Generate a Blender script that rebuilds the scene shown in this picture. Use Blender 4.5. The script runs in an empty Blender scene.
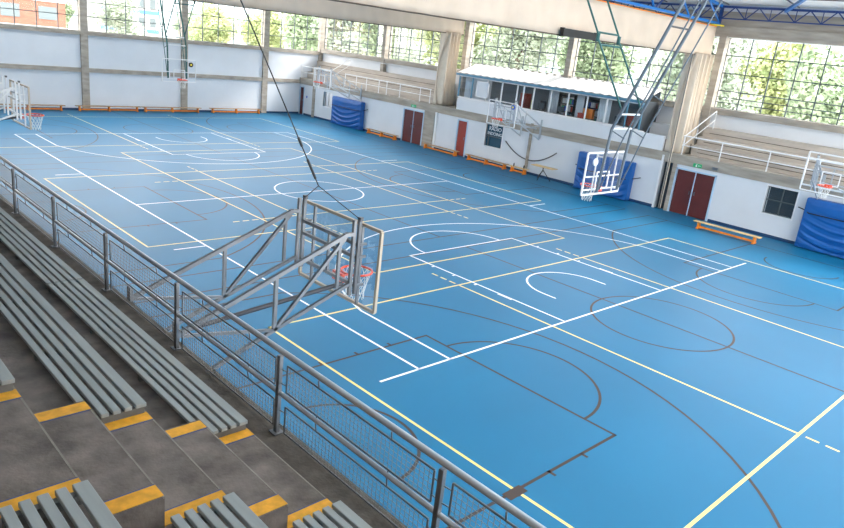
import bpy, math, random
from mathutils import Vector, Matrix
random.seed(7)
PI = math.pi
sc = bpy.context.scene
C = sc.collection

# ------------------------------------------------------------------ materials
def mat(name, col, rough=.6, metal=0., noise=0., nscale=6., bump=0., bscale=30., stretch=(1, 1, 1), spec=.5, col2=None):
    m = bpy.data.materials.new(name); m.use_nodes = True
    nt = m.node_tree; b = nt.nodes['Principled BSDF']
    b.inputs['Base Color'].default_value = (*col, 1)
    b.inputs['Roughness'].default_value = rough
    b.inputs['Metallic'].default_value = metal
    b.inputs['Specular IOR Level'].default_value = spec
    tc = nt.nodes.new('ShaderNodeTexCoord'); mp = nt.nodes.new('ShaderNodeMapping')
    mp.inputs['Scale'].default_value = stretch
    nt.links.new(tc.outputs['Object'], mp.inputs['Vector'])
    if noise or col2:
        n = nt.nodes.new('ShaderNodeTexNoise'); n.inputs['Scale'].default_value = nscale; n.inputs['Detail'].default_value = 6
        nt.links.new(mp.outputs[0], n.inputs['Vector'])
        r = nt.nodes.new('ShaderNodeValToRGB')
        c2 = col2 or tuple(max(0, c * (1 - noise)) for c in col)
        c1 = col if col2 else tuple(min(1, c * (1 + noise)) for c in col)
        r.color_ramp.elements[0].position = .32; r.color_ramp.elements[1].position = .68
        r.color_ramp.elements[0].color = (*c2, 1); r.color_ramp.elements[1].color = (*c1, 1)
        nt.links.new(n.outputs['Fac'], r.inputs[0]); nt.links.new(r.outputs[0], b.inputs['Base Color'])
    if bump:
        n2 = nt.nodes.new('ShaderNodeTexNoise'); n2.inputs['Scale'].default_value = bscale; n2.inputs['Detail'].default_value = 5
        nt.links.new(mp.outputs[0], n2.inputs['Vector'])
        bp = nt.nodes.new('ShaderNodeBump'); bp.inputs['Strength'].default_value = bump; bp.inputs['Distance'].default_value = .02
        nt.links.new(n2.outputs['Fac'], bp.inputs['Height']); nt.links.new(bp.outputs[0], b.inputs['Normal'])
    return m

M = {}
M['floor'] = mat('blue_vinyl', (.006, .146, .290), .46, noise=.05, nscale=.35, bump=.02, bscale=60, spec=.24)
M['white_line'] = mat('white_line_paint', (.86, .88, .90), .4)
M['yellow_line'] = mat('pale_yellow_line_paint', (.84, .66, .22), .4)
M['brown_line'] = mat('brown_line_paint', (.055, .036, .03), .5, spec=.25)
M['wall'] = mat('cool_white_wall', (.68, .71, .75), .7, noise=.03, nscale=.8, bump=.03, bscale=90)
M['wall_warm'] = mat('white_wall', (.74, .76, .79), .7, noise=.03, nscale=.8)
M['concrete'] = mat('brown_grey_concrete', (.37, .33, .28), .85, noise=.22, nscale=1.6, bump=.25, bscale=25, stretch=(1, .5, 3))
M['gallery_concrete'] = mat('pale_gallery_concrete', (.52, .46, .40), .85, noise=.15, nscale=1.6, stretch=(1, .4, 3))
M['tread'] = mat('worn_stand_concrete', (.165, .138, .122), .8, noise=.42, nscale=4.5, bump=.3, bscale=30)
M['gutter_floor'] = mat('dirty_walkway_concrete', (.095, .08, .067), .85, noise=.4, nscale=5, bump=.3)
M['stripe_blue'] = mat('dull_blue_paint', (.075, .095, .19), .6)
M['edge'] = mat('pale_nosing_concrete', (.27, .25, .215), .85, noise=.2, nscale=7)
M['orange_paint'] = mat('orange_yellow_paint', (.80, .38, .025), .6, noise=.18, nscale=14)
M['slat'] = mat('grey_green_painted_slats', (.32, .345, .34), .45, noise=.08, nscale=5, stretch=(5, .3, 5))
M['slat_under'] = mat('dark_bench_bracket', (.12, .12, .115), .6, noise=.2, nscale=8)
M['steel'] = mat('galvanised_grey_steel', (.22, .225, .235), .33, metal=.75, noise=.12, nscale=4)
M['rail'] = mat('grey_railing_tube', (.62, .62, .65), .3, metal=.85)
M['pale_steel'] = mat('pale_blue_grey_steel', (.42, .46, .50), .4, metal=.2)
M['mast'] = mat('blue_grey_mast_paint', (.13, .165, .20), .4, metal=.3)
M['darksteel'] = mat('dark_grey_steel', (.10, .10, .11), .4, metal=.6)
M['wire'] = mat('mesh_wire', (.30, .27, .25), .45, metal=.6)
M['alu'] = mat('beige_board_frame', (.50, .42, .33), .5, metal=.25)
M['whitepaint'] = mat('white_painted_steel', (.78, .79, .80), .4)
M['greentube'] = mat('dark_green_tube', (.015, .10, .095), .4)
M['bluesteel'] = mat('bright_blue_truss_paint', (.01, .16, .50), .4)
M['darkblue'] = mat('navy_truss_paint', (.012, .045, .19), .4)
M['rim'] = mat('orange_red_rim', (.80, .07, .02), .4)
M['net'] = mat('white_net_cord', (.80, .80, .78), .8)
M['cable'] = mat('dark_cable', (.02, .02, .022), .5)
M['matblue'] = mat('blue_crash_mat_cover', (.003, .095, .35), .45, noise=.06, nscale=2)
M['strap'] = mat('black_strap', (.012, .012, .014), .6)
M['wood'] = mat('pale_bench_wood', (.72, .50, .22), .5, noise=.15, nscale=3, stretch=(6, .5, 6))
M['darkwood'] = mat('brown_bench_top', (.42, .25, .12), .5, noise=.15, nscale=3, stretch=(6, .5, 6))
M['orange'] = mat('orange_bench_wood', (.85, .25, .02), .5, noise=.08)
M['door_maroon'] = mat('maroon_door', (.115, .022, .020), .4, noise=.1, nscale=2)
M['door_red'] = mat('red_door', (.30, .035, .02), .4)
M['door_frame'] = mat('pale_blue_door_frame', (.42, .58, .74), .5)
M['curtain'] = mat('beige_curtain_cloth', (.72, .62, .50), .85, noise=.05, nscale=3)
M['valance'] = mat('tan_pelmet_cloth', (.68, .56, .45), .85, noise=.05, nscale=1)
M['hem'] = mat('dark_curtain_hem', (.10, .075, .06), .8)
M['mullion'] = mat('grey_green_window_bars', (.075, .095, .10), .5)
M['mullion_w'] = mat('white_window_bars', (.72, .74, .76), .5)
M['ceil'] = mat('white_roof_panel', (.86, .87, .87), .7, noise=.04, nscale=1)
M['skirting'] = mat('navy_skirting', (.012, .05, .13), .5)
M['roofsheet'] = mat('cream_roof_sheet', (.50, .485, .465), .6, noise=.06, nscale=1.5)
M['ctrlblue'] = mat('steel_blue_frame', (.10, .27, .40), .45)
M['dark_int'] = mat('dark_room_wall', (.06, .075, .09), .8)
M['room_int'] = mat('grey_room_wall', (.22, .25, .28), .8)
M['black'] = mat('black_plastic', (.015, .015, .018), .45)
M['green'] = mat('green_exit_sign', (.02, .42, .16), .5)
M['signblue'] = mat('dark_blue_window_sign', (.012, .06, .10), .25)
M['redthing'] = mat('red_fabric', (.55, .06, .03), .6)
M['yellow'] = mat('yellow_strap', (.85, .70, .03), .5)
M['emblue'] = mat('blue_disc', (.02, .12, .55), .4)
M['brick'] = mat('orange_brick', (.15, .062, .038), .8, noise=.2, nscale=1.2, stretch=(1, 1, 4))
M['render'] = mat('pale_render', (.30, .30, .29), .8, noise=.05)
M['bluecar'] = mat('blue_panel', (.05, .22, .60), .5)
M['ground'] = mat('pale_paving', (.55, .55, .52), .85, noise=.1, nscale=.2)
M['bark'] = mat('tree_bark', (.16, .12, .09), .9, noise=.3)
def leafmat(n, a, b):
    return mat(n, a, .7, col2=b, nscale=.9)
M['leaf1'] = leafmat('yellow_green_leaves', (.40, .42, .19), (.17, .23, .09))
M['leaf2'] = leafmat('mid_green_leaves', (.34, .41, .26), (.14, .20, .11))
M['leaf3'] = leafmat('pale_green_leaves', (.43, .47, .37), (.20, .26, .18))
M['hill'] = leafmat('wooded_hillside', (.17, .20, .20), (.09, .12, .115))

def glass(name, tint=(1, 1, 1), refl=.06, dens=0.):
    m = bpy.data.materials.new(name); m.use_nodes = True; nt = m.node_tree; nt.nodes.clear()
    o = nt.nodes.new('ShaderNodeOutputMaterial'); t = nt.nodes.new('ShaderNodeBsdfTransparent'); t.inputs[0].default_value = (*tint, 1)
    g = nt.nodes.new('ShaderNodeBsdfGlossy'); g.inputs['Roughness'].default_value = .03
    f = nt.nodes.new('ShaderNodeFresnel'); f.inputs[0].default_value = 1.35
    mx = nt.nodes.new('ShaderNodeMixShader')
    mu = nt.nodes.new('ShaderNodeMath'); mu.operation = 'MULTIPLY'; mu.inputs[1].default_value = refl * 12
    nt.links.new(f.outputs[0], mu.inputs[0]); nt.links.new(mu.outputs[0], mx.inputs[0])
    nt.links.new(t.outputs[0], mx.inputs[1]); nt.links.new(g.outputs[0], mx.inputs[2]); nt.links.new(mx.outputs[0], o.inputs[0])
    return m
M['glass'] = glass('clear_glass', refl=.012)
M['board_glass'] = glass('backboard_glass', (.93, .95, .97), .012)
M['ctrl_glass'] = glass('control_room_glass', (.80, .86, .90), .09)

# ------------------------------------------------------------------ mesh builder
class MB:
    def __init__(s): s.v = []; s.f = []; s.m = []; s.sm = []
    def add(s, vs, fs, mi=0, smooth=False):
        o = len(s.v); s.v += [tuple(v) for v in vs]
        for f in fs: s.f.append(tuple(i + o for i in f)); s.m.append(mi); s.sm.append(smooth)
        return s
    def box(s, x0, x1, y0, y1, z0, z1, mi=0):
        x0, x1 = sorted((x0, x1)); y0, y1 = sorted((y0, y1)); z0, z1 = sorted((z0, z1))
        return s.add([(x0, y0, z0), (x1, y0, z0), (x1, y1, z0), (x0, y1, z0), (x0, y0, z1), (x1, y0, z1), (x1, y1, z1), (x0, y1, z1)],
              [(0, 3, 2, 1), (4, 5, 6, 7), (0, 1, 5, 4), (1, 2, 6, 5), (2, 3, 7, 6), (3, 0, 4, 7)], mi)
    def tube(s, a, b, r, n=8, mi=0, r2=None, cap=True):
        a = Vector(a); b = Vector(b); d = b - a
        if d.length < 1e-6: return s
        d.normalize(); up = Vector((0, 0, 1)) if abs(d.z) < .95 else Vector((0, 1, 0))
        u = d.cross(up).normalized(); w = d.cross(u).normalized(); r2 = r if r2 is None else r2
        off = PI / 4 if n == 4 else 0; k = 1.414 if n == 4 else 1
        vs = []
        for p, rr in ((a, r * k), (b, r2 * k)):
            for i in range(n):
                t = 2 * PI * i / n + off; vs.append(p + u * (math.cos(t) * rr) + w * (math.sin(t) * rr))
        fs = [(i, (i + 1) % n, n + (i + 1) % n, n + i) for i in range(n)]
        s.add(vs, fs, mi, n > 4)
        if cap: s.add(vs, [tuple(reversed(range(n))), tuple(range(n, 2 * n))], mi)
        return s
    def path(s, pts, r, n=8, mi=0):
        for a, b in zip(pts, pts[1:]): s.tube(a, b, r, n, mi)
        return s
    def ring(s, c, R, r, ax='z', n=28, k=8, mi=0):
        c = Vector(c); vs = []
        for i in range(n):
            t = 2 * PI * i / n
            for j in range(k):
                q = 2 * PI * j / k; rr = R + r * math.cos(q); h = r * math.sin(q)
                p = (rr * math.cos(t), rr * math.sin(t), h)
                if ax == 'x': p = (p[2], p[0], p[1])
                if ax == 'y': p = (p[0], p[2], p[1])
                vs.append(c + Vector(p))
        fs = [(i * k + j, ((i + 1) % n) * k + j, ((i + 1) % n) * k + (j + 1) % k, i * k + (j + 1) % k) for i in range(n) for j in range(k)]
        return s.add(vs, fs, mi, True)
    def grid(s, fn, nu, nv, mi=0, smooth=True):
        vs = [fn(i / nu, j / nv) for j in range(nv + 1) for i in range(nu + 1)]
        fs = [(j * (nu + 1) + i, j * (nu + 1) + i + 1, (j + 1) * (nu + 1) + i + 1, (j + 1) * (nu + 1) + i) for j in range(nv) for i in range(nu)]
        return s.add(vs, fs, mi, smooth)
    def build(s, name, mats, parent=None, bevel=0, solid=0, org=None):
        if not isinstance(mats, (list, tuple)): mats = [mats]
        me = bpy.data.meshes.new(name)
        if parent is not None: o = Vector(parent['_w'])
        else: o = Vector(org) if org else Vector((0, 0, 0))
        me.from_pydata([tuple(Vector(v) - o) for v in s.v], [], s.f)
        for m in mats: me.materials.append(M[m] if isinstance(m, str) else m)
        me.polygons.foreach_set('material_index', s.m); me.polygons.foreach_set('use_smooth', s.sm)
        me.update()
        ob = bpy.data.objects.new(name, me); C.objects.link(ob)
        if parent is not None:
            ob.parent = parent
        else: ob.location = o
        ob['_w'] = tuple(o)
        if bevel:
            b = ob.modifiers.new('bevel', 'BEVEL'); b.width = bevel; b.segments = 2; b.limit_method = 'ANGLE'
        if solid:
            b = ob.modifiers.new('solid', 'SOLIDIFY'); b.thickness = solid; b.offset = 0
        return ob
def sub(name, m, parent, mats, **k):      # a sub-part keeps its parent's origin
    return m.build(name, mats, parent, **k)

def thing(name, label, cat, loc=(0, 0, 0), group=None):
    o = bpy.data.objects.new(name, None); C.objects.link(o); o.location = loc; o['_w'] = tuple(loc)
    o.empty_display_size = .2
    o['label'] = label; o['category'] = cat
    if group: o['group'] = group
    return o
def tag(o, label, cat, group=None):
    o['label'] = label; o['category'] = cat
    if group: o['group'] = group
    return o
def struct(name, mb, mats, **k):
    o = mb.build(name, mats, None, **k); o['kind'] = 'structure'; return o
def children(o): return [c for c in bpy.data.objects if c.parent == o]
def dup(root, loc, label=None, rotz=None, group=None, scale=None, parent=None):
    r = root.copy(); C.objects.link(r)
    if parent is not None: r.parent = parent
    else:
        r.location = loc
        if rotz is not None: r.rotation_euler.z = rotz
        if scale: r.scale = scale
    if label: r['label'] = label
    if group: r['group'] = group
    for c in children(root):
        dup(c, None, parent=r)
    return r

# ------------------------------------------------------------------ camera (fitted to the court lines)
px, py, pz = -16.7077, -22.8399, 6.2777
yaw, pitch, roll, FP = .791411, -.30802, .115507, 697.935
f = Vector((math.cos(pitch) * math.sin(yaw), math.cos(pitch) * math.cos(yaw), math.sin(pitch)))
r0 = Vector((math.cos(yaw), -math.sin(yaw), 0)); u0 = r0.cross(f)
rr = r0 * math.cos(roll) + u0 * math.sin(roll); uu = -r0 * math.sin(roll) + u0 * math.cos(roll)
cam = bpy.data.cameras.new('camera'); co = bpy.data.objects.new('camera', cam); C.objects.link(co)
R = Matrix((rr, uu, -f)).transposed().to_4x4(); R.translation = (px, py, pz); co.matrix_world = R
cam.sensor_width = 36; cam.lens = 36 * FP / 844; cam.clip_start = .05; cam.clip_end = 1500
sc.camera = co

# ------------------------------------------------------------------ floor with every painted line
F = MB(); F.box(-13.5, 15.8, -27, 22.5, -.2, 0, 0)
W_, Y_, B_ = 1, 2, 3
HZ = {B_: .0014, Y_: .0022, W_: .003}
def line(x0, y0, x1, y1, c, w=.058):
    a = Vector((x0, y0, 0)); b = Vector((x1, y1, 0)); d = (b - a).normalized(); n = Vector((-d.y, d.x, 0)) * w / 2
    z = Vector((0, 0, HZ[c])); a = a - d * w / 2; b = b + d * w / 2
    F.add([a + n + z, a - n + z, b - n + z, b + n + z], [(0, 1, 2, 3)], c)
def arc(cx, cy, r, a0, a1, c, w=.058):
    n = max(8, int(abs(a1 - a0) / 4)); z = HZ[c]; vs = []
    for i in range(n + 1):
        t = math.radians(a0 + (a1 - a0) * i / n)
        for q in (r - w / 2, r + w / 2): vs.append((cx + q * math.cos(t), cy + q * math.sin(t), z))
    F.add(vs, [(2 * i, 2 * i + 1, 2 * i + 3, 2 * i + 2) for i in range(n)], c)
# main basketball court, white
for x in (-7.5, 7.5): line(x, -14, x, 14, W_)
line(-7.5, 0, 7.5, 0, W_); arc(0, 0, 1.8, 0, 360, W_)
line(-8.5, -14, 8.6, -14, W_); line(-7.5, 14, 7.5, 14, W_)
for s in (-1, 1):
    line(-2.45, s * 8.2, 2.45, s * 8.2, W_)
    for x in (-2.45, 2.45): line(x, s * 8.2, x, s * 14, W_)
    arc(0, s * 8.2, 1.8, 0 if s < 0 else 180, 180 if s < 0 else 360, W_)
    a = math.degrees(math.asin(6.6 / 6.75)); yb = s * 12.425
    if s < 0: arc(0, yb, 6.75, 90 - a, 90 + a, W_)
    else: arc(0, yb, 6.75, 270 - a, 270 + a, W_)
    ye = yb - s * 6.75 * math.cos(math.radians(a))
    for x in (-6.6, 6.6): line(x, s * 14, x, ye, W_)
    if s < 0: arc(0, yb, 1.25, 0, 180, W_)
    else: arc(0, yb, 1.25, 180, 360, W_)
    for x in (-1.25, 1.25): line(x, yb, x, yb + s * .375, W_)
    for x in (-7.5, 7.5):
        line(x, s * 5, x + (1.1 if x > 0 else -.95), s * 5, W_)
    for x in (-2.45, 2.45):
        q = .1 if x > 0 else -.1
        line(x + q * .4, s * (14 - 1.75), x + q * .4, s * (14 - 2.15), W_, .09)
        for d in (3.0, 3.85, 4.7): line(x, s * (14 - d), x + q, s * (14 - d), W_)
# volleyball courts, pale yellow
def dashes(x0, y0, dx, dy):
    for k in range(3):
        a = .15 + k * .35
        line(x0 + dx * a, y0 + dy * a, x0 + dx * (a + .18), y0 + dy * (a + .18), Y_)
for cy in (-15.3, 0, 15.2):
    for x in (-9, 9): line(x, cy - 4.5, x, cy + 4.5, Y_)
    for y in (-4.5, 4.5): line(-9, cy + y, 9, cy + y, Y_)
    for x in (-3, 3):
        line(x, cy - 4.5, x, cy + 4.5, Y_)
        for s in (-1, 1): dashes(x, cy + s * 4.5, 0, s)
for x in (-4.5, 4.5): line(x, -9, x, 9, Y_)
for y in (-9, 9): line(-4.5, y, 4.5, y, Y_)
for y in (-3, 3):
    line(-4.5, y, 4.5, y, Y_)
    for s in (-1, 1): dashes(s * 4.5, y, s, 0)
# three cross courts, brown
for cy in (-15.3, 0, 15.3):
    line(0, cy - 7.05, 0, cy + 7.05, B_); arc(0, cy, 1.8, 0, 360, B_)
    for y in (-7.05, 7.05): line(-12, cy + y, 12, cy + y, B_)
    for s in (-1, 1):
        line(s * 12, cy - 7.05, s * 12, cy + 7.05, B_)
        for y in (-2.45, 2.45):
            line(s * 12, cy + y, s * 6.2, cy + y, B_)
            q = .1 if y > 0 else -.1
            for d in (2.95, 3.85, 4.75): line(s * (12 - d), cy + y, s * (12 - d), cy + y + q, B_)
        line(s * 6.2, cy - 2.45, s * 6.2, cy + 2.45, B_)
        c0 = -90 if s < 0 else 90
        arc(s * 6.2, cy, 1.8, c0, c0 + 180, B_)
        a = math.degrees(math.asin(6.15 / 6.75)); cc = 0 if s < 0 else 180
        arc(s * 10.425, cy, 6.75, cc - a, cc + a, B_)
        xe = s * (10.425 - 6.75 * math.cos(math.radians(a)))
        for y in (-6.15, 6.15): line(s * 12, cy + y, xe, cy + y, B_)
        arc(s * 10.425, cy, 1.25, cc - 90, cc + 90, B_)
F.box(-9.25, -8.85, -17.87, -17.69, .0035, .005, 3)
struct('floor', F, ['floor', 'white_line', 'yellow_line', 'brown_line', 'hem'])

# ------------------------------------------------------------------ back wall
YB = 22.5
m = MB(); m.box(-20, 15.8, YB, YB + .25, 0, 4.45)
m.box(-20, 15.8, YB, YB + .25, 7.95, 9.3)
struct('wall_back', m, 'wall')
tn = [0]
def trim(mb, mats, **k):
    tn[0] += 1; return struct('trim_%d' % tn[0], mb, mats, **k)
BC = [-13.55, -7.45, -1.38, 4.86, 10.93]
for x in BC: trim(MB().box(x - .21, x + .21, YB - .14, YB + .3, 0, 8.0), 'concrete')
trim(MB().box(-20, 15.6, YB - .12, YB + .28, 4.38, 4.62), 'concrete')
trim(MB().box(-20, 14, YB - .1, YB, 2.25, 2.5), 'concrete')
trim(MB().box(-20, 15.8, YB - .1, YB + .26, 7.9, 8.4), 'concrete')
struct('baseboard_back', MB().box(-13.5, 13.98, YB - .03, YB, 0, .12), 'skirting')
wn = [0]
def window(axis, plane, a0, a1, z0, z1, cols, rows, mw=.044, mt='mullion', extra=(), gl='glass', fr=None):
    wn[0] += 1; i = wn[0]
    w = bpy.data.objects.new('window_%d' % i, None); C.objects.link(w)
    base = ((a0 + a1) / 2, plane, z0) if axis == 'y' else (plane, (a0 + a1) / 2, z0)
    w.location = base; w['_w'] = base; w['kind'] = 'structure'
    fm = MB()
    def bar(p0, p1, q0, q1, d=.03):
        if axis == 'y': fm.box(p0, p1, plane - d, plane + d, q0, q1)
        else: fm.box(plane - d, plane + d, p0, p1, q0, q1)
    for k in range(cols + 1):
        a = a0 + (a1 - a0) * k / cols; bar(a - mw / 2, a + mw / 2, z0, z1, .028)
    for k in range(rows + 1):
        z = z0 + (z1 - z0) * k / rows; bar(a0, a1, z - mw / 2, z + mw / 2, .032)
    for z in extra: bar(a0, a1, z - .018, z + .018, .02)
    fm.build('window_frame', fr or mt, w)
    g = MB()
    if axis == 'y': g.add([(a0, plane, z0), (a1, plane, z0), (a1, plane, z1), (a0, plane, z1)], [(0, 1, 2, 3)])
    else: g.add([(plane, a0, z0), (plane, a1, z0), (plane, a1, z1), (plane, a0, z1)], [(0, 1, 2, 3)])
    g.build('pane', gl, w)
    return w
for a, b in zip(BC, BC[1:] + [15.6]):
    window('y', YB + .12, a + .21, b - .21 if b < 15 else b - .05, 4.62, 7.9, 5 if b < 15 else 4, 4)
window('y', YB + .12, -19.8, BC[0] - .21, 4.62, 7.9, 5, 4)

# ------------------------------------------------------------------ right side: lower wall, seating ledge, upper wall
XR = 14.0
lo = MB()
openings = [(21.85, 22.45, 0, 2.05), (18.4, 19.42, .97, 2.02), (8.8, 10.72, 0, 2.1), (5.05, 5.9, 0, 2.12), (2.38, 3.62, .98, 2.2), (-7.9, -7.35, 0, 2.2), (-10.0, -8.08, 0, 2.08), (-13.42, -12.22, .98, 2.12)]
y = 22.5
for a0, a1, z0, z1 in openings:
    lo.box(XR, XR + .3, a1, y, 0, 2.22)
    if z0 > 0: lo.box(XR, XR + .3, a0, a1, 0, z0)
    if z1 < 2.2: lo.box(XR, XR + .3, a0, a1, z1, 2.22)
    y = a0
lo.box(XR, XR + .3, -27, y, 0, 2.22)
struct('wall_right', lo, 'wall')
bb = MB()
for a, b in ((10.75, 21.8), (5.95, 7.9), (-7.3, 5.0), (-27, -10.05)): bb.box(XR - .025, XR, a, b, 0, .13)
struct('baseboard_right', bb, 'skirting')
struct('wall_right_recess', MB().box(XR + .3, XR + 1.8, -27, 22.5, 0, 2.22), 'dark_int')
trim(MB().box(XR - .04, XR + .3, -27, 22.5, 2.22, 2.66), 'concrete')
trim(MB().box(XR + .3, 15.8, -27, 22.5, 2.3, 2.66), 'concrete')
for a, b in ((20.45, 20.75), (7.85, 8.75), (-8.08, -7.9)):
    trim(MB().box(XR - .05, XR + .02, a, b, 0, 2.24), 'concrete')
trim(MB().box(XR - .1, XR + .02, .32, .46, 0, 2.72), 'concrete')
trim(MB().box(XR - .06, XR + .1, 7.62, 7.78, 0, 2.24), 'whitepaint')
trim(MB().box(XR - .06, XR + .1, -7.4, -7.3, 0, 2.5), 'whitepaint')
XU = 15.8
up = MB(); up.box(XU, XU + .3, -27, 22.7, 2.3, 4.6); up.box(XU, XU + .3, -27, 22.7, 7.9, 9.4)
struct('wall_right_upper', up, 'wall_warm')
trim(MB().box(XU - .22, XU + .3, -27, 22.5, 4.56, 4.84), 'concrete')
trim(MB().box(XU - .2, XU + .3, -27, 22.5, 7.93, 8.38), 'concrete')
trim(MB().box(XU - .08, XU, -27, 22.5, 8.38, 9.0), 'concrete')
RC = [-23.3, -15.8, -8.15, -.1, 7.5, 15.05, 22.5]
for yy in RC: trim(MB().box(XU - .28, XU + .3, yy - .16, yy + .16, 2.66, 7.95), 'concrete')
for a, b in zip(RC, RC[1:]):
    window('x', XU + .12, a + .16, b - .16, 4.84, 7.93, 7, 4, extra=(5.1, 5.33))
# concrete seating ledge on both sides of the control room
for a, b in ((8.2, 22.45), (-27, -8.3)):
    trim(MB().box(14.6, 15.0, a, b, 2.66, 3.12).box(15.0, 15.4, a, b, 2.66, 3.5).box(15.4, XU, a, b, 2.66, 3.95).box(14.98, 15.02, a, b, 3.46, 3.5).box(15.38, 15.4, a, b, 3.9, 3.95), 'gallery_concrete')
trim(MB().box(14.585, 14.6, -27, -8.6, 2.80, 2.83).box(14.585, 14.6, -27, -8.6, 2.96, 2.99).box(14.985, 15.0, -27, -8.6, 3.28, 3.31).box(15.385, 15.4, -27, -8.6, 3.68, 3.71).box(15.385, 15.4, 8.6, 22, 3.68, 3.71).box(14.985, 15.0, 8.6, 22, 3.28, 3.31), 'tread')  # dark strips standing in for shadow lines on the ledge risers
trim(MB().box(14.9, XU, -8.0, -5.6, 2.66, 3.1), 'concrete')
trim(MB().box(15.3, XU, -8.0, -5.6, 3.1, 3.75), 'wall_warm')

# doors and openings in the right wall
def door(n, y0, y1, z1, leaves, matd, label=None):
    d = bpy.data.objects.new('door_%d' % n, None); C.objects.link(d); d.location = (XR, (y0 + y1) / 2, 0); d['_w'] = tuple(d.location); d['kind'] = 'structure'
    fm = MB(); w = .07
    fm.box(XR - .03, XR + .12, y0, y0 + w, 0, z1); fm.box(XR - .03, XR + .12, y1 - w, y1, 0, z1); fm.box(XR - .03, XR + .12, y0, y1, z1 - w, z1)
    fm.build('door_frame', 'door_frame', d)
    L = (y1 - y0 - 2 * w) / leaves
    for k in range(leaves):
        a = y0 + w + k * L
        q = MB().box(XR + .02, XR + .07, a + .02, a + L - .02, .02, z1 - w - .01)
        lf = q.build('door_leaf', matd, d)
        hy = a + L - .12 if k == 0 and leaves > 1 else a + .12
        MB().box(XR - .03, XR + .02, hy - .015, hy + .015, .98, 1.14).build('handle', 'steel', lf)
    if leaves > 1:
        MB().box(XR - .01, XR + .05, (y0 + y1) / 2 - .02, (y0 + y1) / 2 + .02, .01, z1 - w).build('centre_stile', 'door_frame', d)
door(1, 21.85, 22.45, 2.05, 1, 'door_maroon')
door(2, 8.8, 10.72, 2.1, 2, 'door_maroon')
door(3, 5.05, 5.9, 2.12, 1, 'door_red')
door(4, -10.0, -8.08, 2.08, 2, 'door_maroon')
w = window('x', XR + .12, 18.4, 19.42, .97, 2.02, 2, 1, mt='mullion_w', gl='ctrl_glass')
w = window('x', XR + .12, -13.42, -12.22, .98, 2.12, 2, 2, mt='mullion', gl='ctrl_glass')
for a0, a1, z0, z1 in ((18.4, 19.42, .97, 2.02), (-13.42, -12.22, .98, 2.12), (2.38, 3.62, .98, 2.2)):
    q = MB(); t = .05
    q.box(XR - .02, XR + .05, a0 - t, a0, z0 - t, z1 + t); q.box(XR - .02, XR + .05, a1, a1 + t, z0 - t, z1 + t)
    q.box(XR - .02, XR + .05, a0, a1, z0 - t, z0); q.box(XR - .02, XR + .05, a0, a1, z1, z1 + .02)
    trim(q, 'whitepaint')
# dark window sign with two lines of lettering
t = thing('window_sign', 'dark blue window panel with two lines of white lettering above the long bench', 'sign', (XR + .1, 3.0, .98))
MB().box(XR + .08, XR + .12, 2.38, 3.62, .98, 2.2).build('panel', 'signblue', t)
MB().box(XR + .03, XR + .08, 3.38, 3.44, 1.0, 1.62).box(XR + .03, XR + .08, 2.38, 3.62, 1.52, 1.56).build('glazing_bar', 'mullion', t)
for txt, z in (('RADIO', 1.88), ('INDOING', 1.62)):
    cu = bpy.data.curves.new('lettering_curve', 'FONT'); cu.body = txt; cu.size = .30 if txt == 'RADIO' else .25; cu.extrude = .004; cu.align_x = 'CENTER'
    cu.materials.append(M['white_line'])
    o = bpy.data.objects.new('lettering_tmp', cu); C.objects.link(o); bpy.context.view_layer.update()
    me = bpy.data.meshes.new_from_object(o); bpy.data.objects.remove(o)
    o = bpy.data.objects.new('lettering', me); C.objects.link(o); o.parent = t
    o.location = (-.035, 0, z - .98); o.rotation_euler = (PI / 2, 0, -PI / 2)
# door-side small things
o = MB().box(XR - .02, XR, 21.42, 21.56, 1.28, 1.44).build('wall_plate', 'emblue', bevel=.005, org=(XR, 21.49, 1.36)); tag(o, 'small blue plate on the white wall beside the far corner door', 'sign')
def exit_sign(y, z, label):
    t = thing('exit_sign', label, 'sign', (XR - .05, y, z), 'green exit signs above the double doors')
    MB().box(XR - .08, XR - .04, y - .2, y + .2, z - .08, z + .08).build('sign_panel', 'green', t, bevel=.005)
    q = MB(); x = XR - .085
    q.box(x, x + .005, y + .02, y + .06, z - .03, z + .03); q.box(x, x + .005, y + .01, y + .05, z + .035, z + .06)
    q.tube((x, y + .03, z - .02), (x, y + .07, z - .06), .01, 4); q.tube((x, y + .05, z - .02), (x, y, z - .06), .01, 4)
    q.tube((x, y + .03, z + .02), (x, y + .09, z), .008, 4)
    q.box(x, x + .005, y - .16, y - .06, z - .01, z + .01)
    q.add([(x, y - .06, z + .035), (x, y - .06, z - .035), (x, y - .03, z)], [(0, 1, 2), (2, 1, 0)])
    q.build('pictogram', 'white_line', t)
exit_sign(9.78, 2.33, 'small green exit sign over the far maroon double door')
exit_sign(-9.05, 2.33, 'small green exit sign over the near maroon double door')
o = MB().box(XR - .13, XR - .04, -10.0, -9.74, 2.3, 2.42).build('emergency_lamp', 'steel', bevel=.02, org=(XR, -9.87, 2.36)); tag(o, 'small grey lamp unit on the concrete beam right of the exit sign', 'lamp')

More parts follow.
